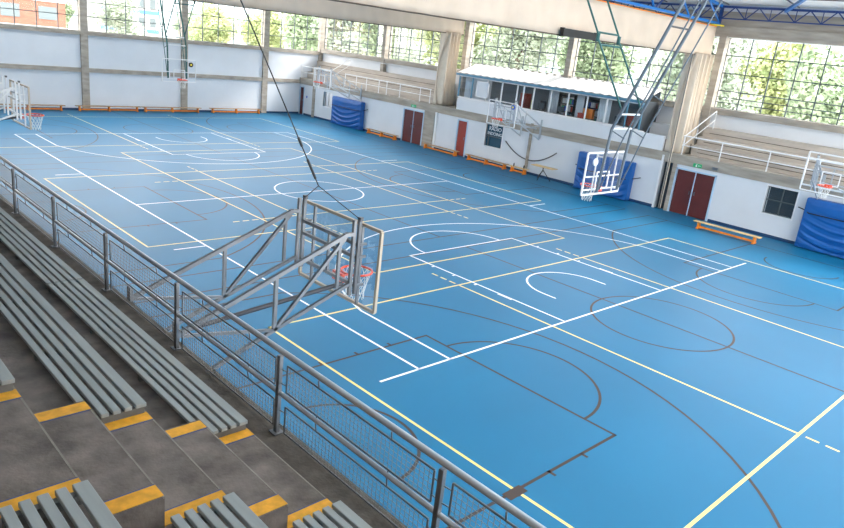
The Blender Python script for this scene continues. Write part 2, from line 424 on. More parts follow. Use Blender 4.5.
# ------------------------------------------------------------------ railings of the far gallery
def gallery_rail(y0, y1, posts, label):
    x = XR + .02
    t = thing('gallery_railing', label, 'railing', (x, (y0 + y1) / 2, 2.66), 'white railings along the gallery edge')
    MB().tube((x, y0, 3.5), (x, y1, 3.5), .03).build('top_rail', 'whitepaint', t)
    MB().tube((x, y0, 3.08), (x, y1, 3.08), .022).build('middle_rail', 'whitepaint', t)
    for p in posts: MB().tube((x, p, 2.66), (x, p, 3.5), .026).build('post', 'whitepaint', t)
    return t
t = gallery_rail(8.45, 17.1, [8.5, 9.4, 11.3, 12.6, 13.4, 14.7, 15.8, 17.05], 'white tube railing of the far gallery between the corner stair and the gathered curtain')
t2 = gallery_rail(18.7, 22.4, [18.75, 20.6, 22.35], 'short white railing on the gallery at the far corner')
for s in (18.75,): MB().tube((XR + .02, s, 3.5), (15.5, s - .2, 4.45), .025).tube((XR + .02, s, 3.1), (15.5, s - .2, 4.0), .02).tube((15.5, s - .2, 3.7), (15.5, s - .2, 4.45), .022).build('sloping_rail', 'whitepaint', t2)
MB().tube((15.5, 18.55, 4.5), (15.5, 8.6, 4.5), .022).build('wall_rail', 'whitepaint', t)
t3 = gallery_rail(-26.5, -8.1, [-8.15, -9.9, -11.95, -13.9, -15.9, -17.9, -20], 'long white railing of the near gallery above the double door')
MB().tube((XR + .02, -8.15, 3.5), (15.3, -8.75, 4.72), .026).tube((XR + .02, -8.15, 3.08), (15.3, -8.75, 4.3), .02).tube((15.3, -8.75, 3.9), (15.3, -8.75, 4.72), .022).build('sloping_rail', 'whitepaint', t3)

# ------------------------------------------------------------------ control room
cr = thing('control_room', 'glazed control room with a pale sloping sheet roof on the gallery', 'booth', (14.9, .5, 2.66))
MB().box(XR - .02, XR + .1, -7.2, 6.15, 2.62, 3.32).build('parapet', 'wall_warm', cr)
MB().box(XR + .1, 14.3, -5.95, 6.2, 2.66, 3.35).build('sill', 'wall_warm', cr)
rf = MB(); NR = 46
def roofpt(u, v):
    y = 6.6 - u * 12.3; x = 14.15 + v * 1.6; z = 4.72 + v * .58 + (.05 if int(round(u * NR)) % 2 else 0)
    return (x, y, z)
rf.grid(roofpt, NR, 2, smooth=False); r1 = rf.build('roof', 'roofsheet', cr, solid=.02)
MB().box(14.12, 14.2, -5.7, 6.62, 4.60, 4.72).build('gutter', 'ctrlblue', cr)
q = MB()
for k in range(24): q.box(15.62, 15.76, 6.4 - k * .51 - .16, 6.4 - k * .51, 5.26, 5.34)
q.build('ridge_flashing', 'concrete', cr)
posts = [6.4, 5.35, 4.2, 3.1, 2.0, 1.55, .85, -.3, -1.4, -2.55, -3.7, -4.85, -5.65]
for k, p in enumerate(posts):
    MB().box(14.24, 14.3, p - .035, p + .035, 3.35, 4.62).build('post', 'ctrlblue' if k in (0, 1, 11, 12) else 'whitepaint', cr)
MB().box(14.24, 14.3, -5.65, 6.4, 4.54, 4.6).box(14.24, 14.3, -5.65, 6.4, 3.35, 3.40).build('frame_rail', 'whitepaint', cr)
MB().add([(14.27, -5.65, 3.38), (14.27, 6.4, 3.38), (14.27, 6.4, 4.6), (14.27, -5.65, 4.6)], [(0, 1, 2, 3)]).build('glazing', 'ctrl_glass', cr)
MB().box(15.68, 15.72, -5.65, 5.1, 2.7, 5.2).build('back_panel', 'room_int', cr)
MB().box(14.3, 15.7, -5.68, -5.62, 2.66, 4.7).build('end_wall', 'dark_int', cr)
MB().box(14.3, 15.66, -5.6, 6.3, 2.68, 2.74).build('room_floor', 'dark_int', cr)
# what stands inside, seen through the glass
def insider(name, label, cat, mb, mats, org, group=None, bevel=0):
    o = mb.build(name, mats, None, bevel=bevel, org=org); tag(o, label, cat, group); return o
def drape(name, x, y0, y1, z0, z1, amp, waves, matn, label, cat):
    n = int(waves * 8)
    g = MB().grid(lambda u, v: (x + amp * math.sin(u * waves * 2 * PI), y0 + (y1 - y0) * u, z0 + (z1 - z0) * v), n, 4)
    o = g.build(name, matn, None, solid=.008, org=(x, (y0 + y1) / 2, z0)); tag(o, label, cat); return o
drape('window_curtain', 14.5, 5.3, 6.1, 3.0, 4.55, .03, 6, 'wall_warm', 'pale hanging curtain at the far end of the control room glass', 'curtain')
drape('window_curtain', 15.3, -.05, .6, 3.0, 4.5, .03, 5, 'wall_warm', 'pale curtain seen in the middle of the control room', 'curtain')
drape('window_curtain', 14.9, -1.95, -1.5, 3.0, 4.5, .03, 4, 'wall_warm', 'narrow pale curtain left of the orange items in the control room', 'curtain')
drape('window_curtain', 14.7, -3.7, -3.0, 3.0, 4.5, .03, 6, 'wall_warm', 'pale curtain near the right end of the control room glass', 'curtain')
insider('storage_cabinet', 'tall red brown cabinet standing inside the control room', 'cabinet', MB().box(14.6, 15.1, 1.62, 2.02, 2.74, 4.15).box(14.58, 14.6, 1.64, 1.81, 2.8, 4.1).box(14.58, 14.6, 1.83, 2.0, 2.8, 4.1), 'door_red', (14.8, 1.8, 2.74), bevel=.01)
insider('notice_board', 'white framed grey board leaning at the far end of the control room glass', 'board', MB().box(14.16, 14.2, 4.05, 4.85, 3.60, 4.38, 1).box(14.14, 14.21, 3.99, 4.05, 3.54, 4.44).box(14.14, 14.21, 4.85, 4.91, 3.54, 4.44).box(14.14, 14.21, 3.99, 4.91, 4.38, 4.44).box(14.14, 14.21, 3.99, 4.91, 3.54, 3.60), ['whitepaint', 'wall'], (14.18, 4.45, 3.54))
insider('wall_chart', 'white paper chart on the back panel of the control room', 'poster', MB().box(15.62, 15.66, -1.1, -.4, 3.75, 4.3), 'whitepaint', (15.64, -.75, 3.75))
for i, (yy, lab) in enumerate(((1.0, 'dark desk behind the glass nearest the red brown cabinet'), (-.9, 'dark desk in the middle of the control room'), (-2.2, 'dark desk holding the orange items in the control room'), (-4.3, 'dark desk near the right end of the control room'))):
    q = MB().box(14.5, 15.1, yy - .5, yy + .5, 3.36, 3.4)
    for a in (14.54, 15.06):
        for b in (-.45, .45): q.tube((a, yy + b, 2.74), (a, yy + b, 3.36), .02, 6)
    insider('desk', lab, 'desk', q, 'black', (14.8, yy, 2.74))
for yy, c, lab in ((1.15, 'yellow', 'small yellow tower object on the desk by the red brown cabinet'),):
    insider('desk_lamp', lab, 'lamp', MB().tube((14.6, yy, 3.4), (14.6, yy, 3.44), .06, 12).tube((14.6, yy, 3.44), (14.6, yy, 3.75), .035, 10).tube((14.6, yy, 3.75), (14.6, yy, 3.88), .05, 10, r2=.02), c, (14.6, yy, 3.4))
def monitor(y, lab):
    t = thing('monitor', lab, 'monitor', (14.75, y, 3.4), 'monitors on the control room desks')
    MB().box(14.72, 14.75, y - .22, y + .22, 3.5, 3.78).build('screen', 'dark_int', t, bevel=.01)
    MB().box(14.68, 14.84, y - .1, y + .1, 3.4, 3.42).tube((14.77, y, 3.41), (14.77, y, 3.55), .02).build('stand', 'steel', t)
monitor(.6, 'dark monitor on the desk left of the centre glass of the control room'); monitor(-.7, 'dark monitor on the middle desk of the control room'); monitor(-4.2, 'dark monitor on the desk at the right end of the control room')
insider('storage_box', 'orange red box on the desk behind the control room glass', 'box', MB().box(14.5, 14.75, -2.3, -1.95, 3.4, 3.62).box(14.49, 14.76, -2.32, -1.93, 3.6, 3.65), 'redthing', (14.6, -2.1, 3.4), bevel=.01)
insider('storage_box', 'larger orange box standing behind the orange red box in the control room', 'box', MB().box(14.85, 15.05, -2.6, -2.0, 3.4, 3.85).box(14.84, 15.06, -2.62, -1.98, 3.83, 3.88), 'orange', (14.95, -2.3, 3.4), bevel=.01)
def shelf_unit(y, lab, cols):
    t = thing('shelf_unit', lab, 'shelf', (15.5, y, 2.74))
    for s in (-.48, .48): MB().box(15.35, 15.65, y + s - .02, y + s + .02, 2.74, 4.4).build('side_panel', 'black', t)
    for k in range(4): MB().box(15.35, 15.65, y - .46, y + .46, 3.1 + k * .4, 3.13 + k * .4).build('shelf', 'black', t)
    return t
def binder(x, y, z, h, c, lab): 
    o = MB().box(x, x + .22, y - .045, y + .045, z, z + h).box(x - .004, x, y - .02, y + .02, z + h * .55, z + h * .8).build('binder', c, bevel=.004, org=(x + .1, y, z)); tag(o, lab, 'binder', 'binders on the control room shelves')
for y, lab in ((-.55, 'dark shelf unit behind the middle glass of the control room'), (-2.2, 'dark shelf unit behind the orange box in the control room')):
    shelf_unit(y, lab, 0)
    for k in range(3):
        for i in range(5):
            c = ('whitepaint', 'redthing', 'emblue', 'wall_warm', 'green')[(i * 2 + k + int(-y)) % 5]
            binder(15.4, y - .36 + i * .15, 3.13 + k * .4, .26, c, 'small %s binder on the %s' % ({'whitepaint': 'white', 'redthing': 'red', 'emblue': 'blue', 'wall_warm': 'pale', 'green': 'green'}[c], lab.replace('dark ', '')))
def chair(y, lab, mm):
    t = thing('office_chair', lab, 'chair', (15.3, y, 2.74), 'chairs inside the control room')
    MB().box(15.08, 15.5, y - .22, y + .22, 3.18, 3.24).build('seat', mm, t, bevel=.02)
    MB().box(15.46, 15.51, y - .2, y + .2, 3.35, 3.85).build('backrest', mm, t, bevel=.02)
    MB().tube((15.3, y, 2.8), (15.3, y, 3.2), .03).tube((15.48, y, 3.2), (15.49, y, 3.4), .02).build('column', 'black', t)
    q = MB()
    for k in range(5):
        a = k * 2 * PI / 5; q.tube((15.3, y, 2.82), (15.3 + .24 * math.cos(a), y + .24 * math.sin(a), 2.78), .02, 6)
    q.build('base', 'black', t)
chair(1.05, 'dark office chair behind the desk by the red brown cabinet', 'black'); chair(-.95, 'dark office chair behind the middle control room desk', 'black'); chair(-4.4, 'red office chair at the right end of the control room', 'redthing')

# ------------------------------------------------------------------ roof, trusses, ceiling
def zr(x): return 10.8 - .0893 * abs(x + 1)
ce = MB()
def slab(x0, x1, y0, y1):
    xs = [x0] + ([-1] if x0 < -1 < x1 else []) + [x1]
    for a, b in zip(xs, xs[1:]):
        za, zb = zr(a), zr(b)
        ce.add([(a, y0, za), (b, y0, zb), (b, y1, zb), (a, y1, za), (a, y0, za + .15), (b, y0, zb + .15), (b, y1, zb + .15), (a, y1, za + .15)],
               [(0, 3, 2, 1), (4, 5, 6, 7), (0, 1, 5, 4), (1, 2, 6, 5), (2, 3, 7, 6), (3, 0, 4, 7)])
slab(-20.3, -7, -30, 22.8); slab(4.5, 16.2, -30, 22.8)
ys = []; y = -30
while y < 22.8:
    slab(-7, 4.5, y, min(y + 3.2, 22.8)); ys.append((y + 3.2, min(y + 3.8, 22.8))); y += 3.8
struct('ceiling', ce, 'ceil')
for a, b in ys:  # unseen skylight strips, added to bring soft daylight in from above
    if b - a < .3: continue
    wn[0] += 1
    g = MB().add([(-7, a, zr(-7) + .1), (-1, a, zr(-1) + .1), (-1, b, zr(-1) + .1), (-7, b, zr(-7) + .1)], [(0, 1, 2, 3)]).add([(-1, a, zr(-1) + .1), (4.5, a, zr(4.5) + .1), (4.5, b, zr(4.5) + .1), (-1, b, zr(-1) + .1)], [(0, 1, 2, 3)])
    struct('window_%d' % wn[0], g, 'glass')
for x in (6, 8, 10, 12, 14): trim(MB().box(x - .02, x + .02, -27, 22.5, zr(x) - .04, zr(x) + .02), 'darksteel')
for y in range(-26, 22, 3): trim(MB().tube((4.5, y, zr(4.5) - .03), (15.7, y, zr(15.7) - .03), .02, 4), 'steel')
def zb(x): return 8.46
def truss(y, label):
    t = thing('roof_truss', label, 'truss', (0, y, 8.1), 'blue lattice roof trusses')
    a = []; xs = [-19.5 + i * (35.1 / 24) for i in range(25)]
    MB().path([(x, y, zb(x)) for x in xs], .05, 4).build('bottom_chord', 'bluesteel', t)
    MB().path([(x, y, zr(x) - .14) for x in xs], .055, 4).build('top_chord', 'bluesteel', t)
    for i, x in enumerate(xs[:-1]):
        q = MB(); x2 = xs[i + 1]
        if i % 2 == 0: q.tube((x, y, zb(x)), (x2, y, zr(x2) - .14), .028, 4)
        else: q.tube((x, y, zr(x) - .14), (x2, y, zb(x2)), .028, 4)
        q.build('web', 'bluesteel' if i % 2 else 'darkblue', t)
    MB().tube((15.55, y, zb(15.6)), (15.55, y, zr(15.6) - .14), .06, 4).build('end_post', 'darkblue', t)
truss(-7.8, 'blue lattice truss above the near tan curtain pelmet'); truss(7.9, 'blue lattice truss above the far tan curtain pelmet')
t = thing('wall_lattice_beam', 'navy lattice beam running along the top of the right windows', 'truss', (15.5, -8, 8.7))
MB().tube((15.5, -26, 9.17), (15.5, 22.3, 9.17), .045, 4).build('top_chord', 'darkblue', t)
MB().tube((15.5, -26, 8.68), (15.5, 22.3, 8.68), .025, 4).build('bottom_chord', 'darkblue', t)
y = -24
while y < 0:
    MB().tube((15.5, y, 9.15), (15.5, y + .5, 8.68), .02, 4).tube((15.5, y + .5, 8.68), (15.5, y + 1.0, 9.15), .02, 4).tube((15.5, y + .5, 8.68), (15.5, y + .5, 9.15), .014, 4).build('web', 'darkblue', t)
    y += 1.04
o = MB().tube((15.4, -10.6, 9.1), (12.6, -12.4, 9.45), .06, 4).build('roof_brace', 'bluesteel', org=(15.4, -10.6, 9.1)); tag(o, 'bright blue diagonal brace under the roof at the right edge', 'brace')

# ------------------------------------------------------------------ division curtains
def division(y, x0, x1, z_lo, z_hi, bx0, bx1, bz, label, ztop):
    t = thing('division_curtain', label, 'curtain', (bx0, y, z_lo), 'division curtains hung across the hall')
    def fn(u, v):
        x = -13 + (x1 + 13) * u
        amp = .035 * (1 - v) + .01
        return (x, y + amp * math.sin(x * 3.1) + amp * .6 * math.sin(x * 7.7 + v * 2), z_lo + .1 * math.sin(PI * u) * (1 - v) * -0.6 + (z_hi - z_lo) * v)
    vl = MB().grid(fn, 180, 6).build('pelmet', 'valance', t, solid=.012)
    MB().grid(lambda u, v: (fn(u, 0)[0], fn(u, 0)[1] + .03 * (v - .5), fn(u, 0)[2] - .02), 180, 1).build('hem', 'hem', vl, solid=.04)
    def bf(u, v):
        w = u * 4.5 * 2 * PI
        pinch = 1 - .10 * math.sin(PI * v)
        x = (bx0 + bx1) / 2 + ((bx1 - bx0) * (u - .5) + .03 * math.sin(w * 2)) * pinch
        return (x, y + .06 + (.34 + .08 * math.sin(u * 31)) * math.tanh(2.6 * math.sin(w + .5 * math.sin(v * 4))), bz + (ztop - bz) * v)
    MB().grid(bf, 200, 14).build('gathered_curtain', 'curtain', t, solid=.012)
    MB().tube((-13, y + .02, z_hi + .02), (x1, y + .02, z_hi + .02), .03).build('track', 'orange', t)
    return t
t = division(-7.75, -13, 15.5, 7.05, 8.3, 13.95, 15.45, 2.68, 'near tan division curtain gathered against the concrete column beside the double door', 7.1)
MB().grid(lambda u, v: (13.92 + .12 * u, -7.68 + .05 * math.sin(u * 14), .05 + 7.0 * v), 14, 4).build('curtain_edge', 'curtain', t, solid=.012)
MB().tube((13.88, -7.72, .05), (13.88, -7.72, 7.0), .02).build('guide_cable', 'darksteel', t)
division(7.75, -13, 15.5, 6.9, 8.3, 13.98, 15.15, 2.68, 'far tan division curtain gathered at the left end of the control room', 6.95)
o = MB().box(3.75, 5.75, -8.05, -7.92, 6.95, 7.2).box(3.7, 3.76, -8.07, -7.9, 6.93, 7.22).box(5.74, 5.8, -8.07, -7.9, 6.93, 7.22).build('roller_box', 'black', org=(4.75, -8, 6.95)); tag(o, 'long dark box hanging at the lower edge of the near tan pelmet', 'box')
o = MB().ring((15.3, -7.8, 8.36), .33, .025, 'z').build('hanging_strap', 'yellow', org=(15.3, -7.8, 8.34)); tag(o, 'yellow strap looped at the end of the blue truss', 'strap')

# ------------------------------------------------------------------ left stand: concrete tiers, aisle, stripes
ZT = [3.22, 3.62, 4.02, 4.42]; XE = [-14.14, -14.94, -15.728, -16.54]
YA0, YA1 = -19.77, -18.56
st = thing('spectator_stand', 'concrete spectator stand with stepped tiers and an aisle in the foreground', 'bleacher', (-14.1, -19, 2.6))
q = MB(); q.box(-19.68, -13.5, -27, 22.2, 2.5, 2.81)
q.build('walkway', 'gutter_floor', st)
for k in range(4):
    x1 = XE[k]; x0 = XE[k + 1] if k < 3 else -19.68
    MB().box(x0, x1, -27, 22.2, 2.81, ZT[k]).build('tier', 'tread', st)
    if k < 4: MB().box(x1 - .009, x1 + .002, -27, 22.2, ZT[k] - .012, ZT[k] + .002).build('nosing', 'edge', st)
for k in range(3):
    x1 = XE[k] - .4; x0 = XE[k + 1]
    MB().box(x0, x1, YA0, YA1, ZT[k], ZT[k] + .2).build('aisle_step', 'tread', st)
    MB().box(x1 - .009, x1 + .002, YA0, YA1, ZT[k] + .188, ZT[k] + .202).build('nosing', 'edge', st)
def stripe(x0, x1, y0, y1, z):
    MB().box(x0, x1, y0, y1, z, z + .004).build('painted_stripe', 'orange_paint', st)
    MB().box(x0, x1, y0 - .012 if y0 < -19 else y0 - .012, y0, z, z + .003).build('stripe_border', 'stripe_blue', st) if y0 > -19 else MB().box(x0, x1, y1, y1 + .012, z, z + .003).build('stripe_border', 'stripe_blue', st)
for k in range(4):
    x1 = XE[k]; x0 = x1 - .4 if k < 3 else x1 - .8
    stripe(x0, x1, -18.69, -18.58, ZT[k]); stripe(x0, x1, -19.76, -19.65, ZT[k])
    if k < 3:
        stripe(XE[k + 1], x1 - .4, -18.69, -18.58, ZT[k] + .2); stripe(XE[k + 1], x1 - .4, -19.76, -19.65, ZT[k] + .2)
struct('wall_left_lower', MB().box(-13.75, -13.5, -27, 22.5, 0, 2.5), 'wall')

def slat_bench(k, y0, y1, label):
    xf = XE[k] - .005; zt = ZT[k]
    t = thing('slatted_bench', label, 'bench', (xf - .19, (y0 + y1) / 2, zt), 'slatted benches on the spectator stand')
    # five boards, the front one wider
    x = xf
    for j in range(5):
        w = .072 if j == 0 else .05
        MB().box(x - w, x, y0, y1, zt + .055, zt + .085).build('slat', 'slat', t, bevel=.004)
        x -= w + .0265
    yy = y0 + .03
    ys_ = []
    while yy < y1 - .1: ys_.append(yy); yy += 1.15
    ys_.append(y1 - .04)
    for yy in ys_: MB().box(xf - .375, xf - .012, yy - .02, yy + .02, zt, zt + .055).build('bracket', 'slat_under', t)
for k, nm in ((0, 'front'), (1, 'second'), (2, 'third'), (3, 'fourth')):
    ends = {0: [(-18.6, -14.98), (-14.96, -10.9), (-10.88, -6.9), (-6.88, -3)], 1: [(-18.6, -14.1), (-14.08, -9.5)], 2: [(-18.6, -14.5)], 3: []}[k]
    lab = {0: ['long grey slatted bench of the front row nearest the aisle', 'grey slatted bench of the front row past the first joint', 'grey slatted bench of the front row further along beside the railing', 'far grey slatted bench of the front row at the left picture edge'],
           1: ['long grey slatted bench of the second row ending at the aisle', 'grey slatted bench of the second row beyond the joint'],
           2: ['grey slatted bench corner at the left edge above the top visible aisle step']}.get(k, [])
    for (a, b), l in zip(ends, lab): slat_bench(k, a, b, l)
for k, l in ((0, 'grey slatted bench at the bottom of the picture nearest the railing'), (1, 'grey slatted bench at the bottom of the picture between the other two near benches'), (2, 'grey slatted bench in the bottom left corner')):
    slat_bench(k, -24, -19.8, l)

# railing with wire mesh panels
rl = thing('guard_railing', 'grey tube guard railing with wire mesh panels along the front of the spectator stand', 'railing', (-13.6, -12, 2.81))
XG = -13.6; RY = [-26.2 + 2 * i for i in range(13)]
MB().tube((XG, RY[0], 3.61), (XG, RY[-1], 3.61), .026, 14).build('top_rail', 'rail', rl)
MB().tube((XG, RY[0], 3.205), (XG, RY[-1], 3.205), .022, 12).build('middle_rail', 'rail', rl)
for y in RY:
    MB().box(XG - .03, XG + .01, y - .022, y + .022, 2.81, 3.57).build('post', 'steel', rl, bevel=.004)
    MB().box(XG - .06, XG + .04, y - .05, y + .05, 2.81, 2.822).build('base_plate', 'steel', rl)
for a, b in zip(RY, RY[1:]):
    for z0, z1 in ((3.245, 3.50), (2.84, 3.10)):
        y0, y1 = a + .09, b - .09
        fr = MB()
        for z in (z0, z1): fr.tube((XG + .01, y0, z), (XG + .01, y1, z), .009, 6)
        for y in (y0, y1): fr.tube((XG + .01, y, z0), (XG + .01, y, z1), .009, 6)
        for y in (y0 + .45, (y0 + y1) / 2 + .45):
            if z0 > 3: fr.tube((XG + .01, y, z1), (XG, y, 3.57), .007, 6).tube((XG + .01, y, z0), (XG, y, 3.2), .007, 6)
            else: fr.tube((XG + .01, y, z1), (XG, y, 3.18), .007, 6)
        for y, s in ((y0, -1), (y1, 1)):
            for z in (z0 + .06, z1 - .06): fr.tube((XG + .01, y, z), (XG, y + s * .08, z), .006, 6)
        p = fr.build('panel_frame', 'steel', rl)
        wm = MB(); n = int((y1 - y0) / .046); r = .0016
        for i in range(1, n):
            y = y0 + (y1 - y0) * i / n; wm.tube((XG + .01, y, z0), (XG + .01, y, z1), r, 4, cap=False)
        nz = 6
        for i in range(1, nz):
            z = z0 + (z1 - z0) * i / nz; wm.tube((XG + .013, y0, z), (XG + .013, y1, z), r, 4, cap=False)
        wm.build('wire_mesh', 'wire', p)

# ------------------------------------------------------------------ wall-mounted hoops
def net(c, parent):
    q = MB(); n = 12; lv = 5; P = []
    for j in range(lv + 1):
        rr_ = .215 - .022 * j if j < 4 else .135 + .004 * (j - 4); z = c[2] - .085 * j
        P.append([(c[0] + rr_ * math.cos(2 * PI * (i + (j % 2) / 2) / n), c[1] + rr_ * math.sin(2 * PI * (i + (j % 2) / 2) / n), z) for i in range(n)])
    for j in range(lv):
        for i in range(n):
            k = (i + 1) % n if j % 2 else (i - 1) % n
            q.tube(P[j][i], P[j + 1][i], .0045, 3, cap=False); q.tube(P[j][i], P[j + 1][k], .0045, 3, cap=False)
    q.build('net', 'net', parent)
def board_parts(t, cen, dirv, zb0, zt0, fmat, W=1.8, target=True, rimz=3.0):
    """cen: point on the board centre line; dirv: unit vector towards the court"""
    d = Vector(dirv); s = Vector((-d.y, d.x, 0)); c = Vector((cen[0], cen[1], 0))
    def P(a, h, o=0): return c + s * a + d * o + Vector((0, 0, h))
    h = W / 2
    g = MB().add([P(-h, zb0), P(h, zb0), P(h, zt0), P(-h, zt0)], [(0, 1, 2, 3)]); g.build('backboard', 'board_glass', t)
    fm = MB()
    for a, b in ((P(-h, zb0), P(h, zb0)), (P(h, zb0), P(h, zt0)), (P(h, zt0), P(-h, zt0)), (P(-h, zt0), P(-h, zb0))): fm.tube(a, b, .021, 4)
    fm.build('board_frame', fmat, t)
    if target:
        q = MB(); z0 = rimz + .0
        for a, b in ((P(-.295, z0, .012), P(.295, z0, .012)), (P(.295, z0, .012), P(.295, z0 + .45, .012)), (P(.295, z0 + .45, .012), P(-.295, z0 + .45, .012)), (P(-.295, z0 + .45, .012), P(-.295, z0, .012))): q.tube(a, b, .016, 4)
        q.build('target_square', 'whitepaint', t)
    rc = P(0, rimz, .375)
    r = MB().ring(rc, .23, .018)
    r.tube(P(-.1, rimz, .0), P(-.08, rimz, .18), .012, 6).tube(P(.1, rimz, .0), P(.08, rimz, .18), .012, 6)
    a, b = P(-.12, rimz - .1, .02), P(.12, rimz + .03, .06)
    r.box(min(a.x, b.x), max(a.x, b.x), min(a.y, b.y), max(a.y, b.y), a.z, b.z)
    rim = r.build('rim', 'rim', t); net((rc.x, rc.y, rc.z), rim)
    return P
def wall_hoop(sx, y0, label, main, fr, cable=None, wallx=13.95):
    X = sx * 10.8
    t = thing('basketball_hoop', label, 'basketball hoop', (sx * wallx, y0, 2.6), 'basketball hoops on folding wall arms')
    P = board_parts(t, (X, y0), (-sx, 0, 0), 2.68, 3.83, fr, rimz=2.95 if sx < 0 else 3.0, target=(sx > 0))
    xb = sx * 10.97
    g = MB()
    for s in (-1, 1):
        for o in (0, .09): g.tube((xb + sx * o, y0 + s * .64, 2.9), (xb + sx * o, y0 + s * .64, 3.95), .022, 4)
        g.tube((sx * 10.84, y0 + s * .55, 2.70), (sx * 10.84, y0 + s * .55, 3.83), .018, 4)
    for z in (3.60, 3.42, 3.02): g.tube((xb, y0 - .64, z), (xb, y0 + .64, z), .022, 4)
    for s in (-1, 1):
        for z in (3.6, 3.42, 3.02): g.tube((xb, y0 + s * .64, z), (sx * 10.83, y0 + s * .64, z), .015, 4)
    g.tube((xb, y0, 3.02), (xb, y0, 3.6), .018, 4)
    g.build('support_frame', main, t)
    wx = sx * wallx
    def along(x0, z0, x1, z1, x): return z0 + (z1 - z0) * (x - x0) / (x1 - x0)
    for s in (-1, 1):
        yy = y0 + s * .64; yw = yy + (.45 if sx > 0 else 0); yn = yy + (.2 if sx > 0 else 0); q = MB(); b0 = sx * 11.08; b1 = sx * 11.16; n = sx * 12.22
        zt1 = along(11.12, 3.79, 13.25, 2.93, wallx); zn = 2.63; zbw = along(11.16, 3.05, 12.22, 2.63, wallx)
        q.tube((b0, yy, 3.76), (b1 + sx * .06, yy, 3.76), .024, 4).tube((b1, yy, 3.77), (wx, yw, zt1), .026, 4)
        q.tube((b0, yy, 3.06), (n, yn, zn), .022, 4).tube((n, yn, zn), (wx, yw, zbw), .022, 4)
        q.tube((n, yn, zn), (n, yn, along(11.12, 3.79, 13.25, 2.93, 12.22)), .022, 4)
        q.tube((b1 + sx * .04, yy, 3.72), (n, yn, zn), .022, 4).tube((b1 + sx * .12, yy, 3.72), (b1 + sx * .12, yy, 3.03), .02, 4)
        q.tube((n, yn, zn), (wx, yw, zt1), .018, 4)
        q.build('folding_arm', main, t)
    MB().tube((sx * 10.92, y0 - .3, 2.93), (wx, y0 + .1, 2.47), .032, 10).build('brace_tube', 'darksteel' if sx < 0 else main, t)
    for s in (-1, 1): MB().box(xb - .02, xb + .03, y0 + s * .64 - .03, y0 + s * .64 + .03, 3.93, 3.98).build('cable_lug', 'darksteel', t)
    for s in (-1, 1):
        yw = y0 + s * .64 + (.45 if sx > 0 else 0); MB().box(wx - .02, wx + .02, yw - .05, yw + .05, 2.0, 3.0).build('wall_plate', main, t)
    if cable:
        k = MB(); j = Vector(cable[0]); top = Vector(cable[1])
        for s in (-1, 1): k.tube((xb, y0 + s * .64, 3.95), j, .006, 6)
        k.tube(j, top, .008, 6)
        d = (top - j).normalized()
        k.tube(j + d * .12, j + d * .42, .018, 6); k.tube(j + d * .62, j + d * .75, .018, 6)
        k.build('lifting_cable', 'cable', t)
    return t
wall_hoop(-1, -15.3, 'large grey basketball hoop on folding truss arms in front of the guard railing', 'steel', 'alu', ((-11.2, -15.28, 4.27), (-14.2, -15.3, 9.6)), wallx=13.5)
wall_hoop(-1, 0, 'pale basketball hoop on folding arms at the left picture edge', 'whitepaint', 'alu', wallx=13.5)
t = wall_hoop(1, 0, 'white basketball hoop on wall arms in front of the control room', 'pale_steel', 'whitepaint')
MB().tube((10.78, -.72, 3.66), (10.72, -.72, 3.66), .11, 20).build('round_emblem', 'emblue', t)
MB().tube((10.715, -.72, 3.66), (10.70, -.72, 3.66), .05, 14).build('emblem_centre', 'yellow', t)
t = wall_hoop(1, -15.3, 'white basketball hoop at the right picture edge above the blue crash mat', 'pale_steel', 'whitepaint')
sf = MB(); 
for a, b in (((13.75, -13.5, 2.5), (13.75, -13.5, 3.8)), ((13.75, -13.5, 3.8), (13.75, -17.1, 3.8)), ((13.75, -13.5, 2.5), (13.75, -17.1, 2.5)), ((13.75, -17.1, 2.5), (13.75, -17.1, 3.8))): sf.tube(a, b, .03, 4)
sf.build('wall_frame', 'whitepaint', t)
wall_hoop(1, 15.3, 'white basketball hoop on wall arms at the far end of the right gallery', 'pale_steel', 'whitepaint')

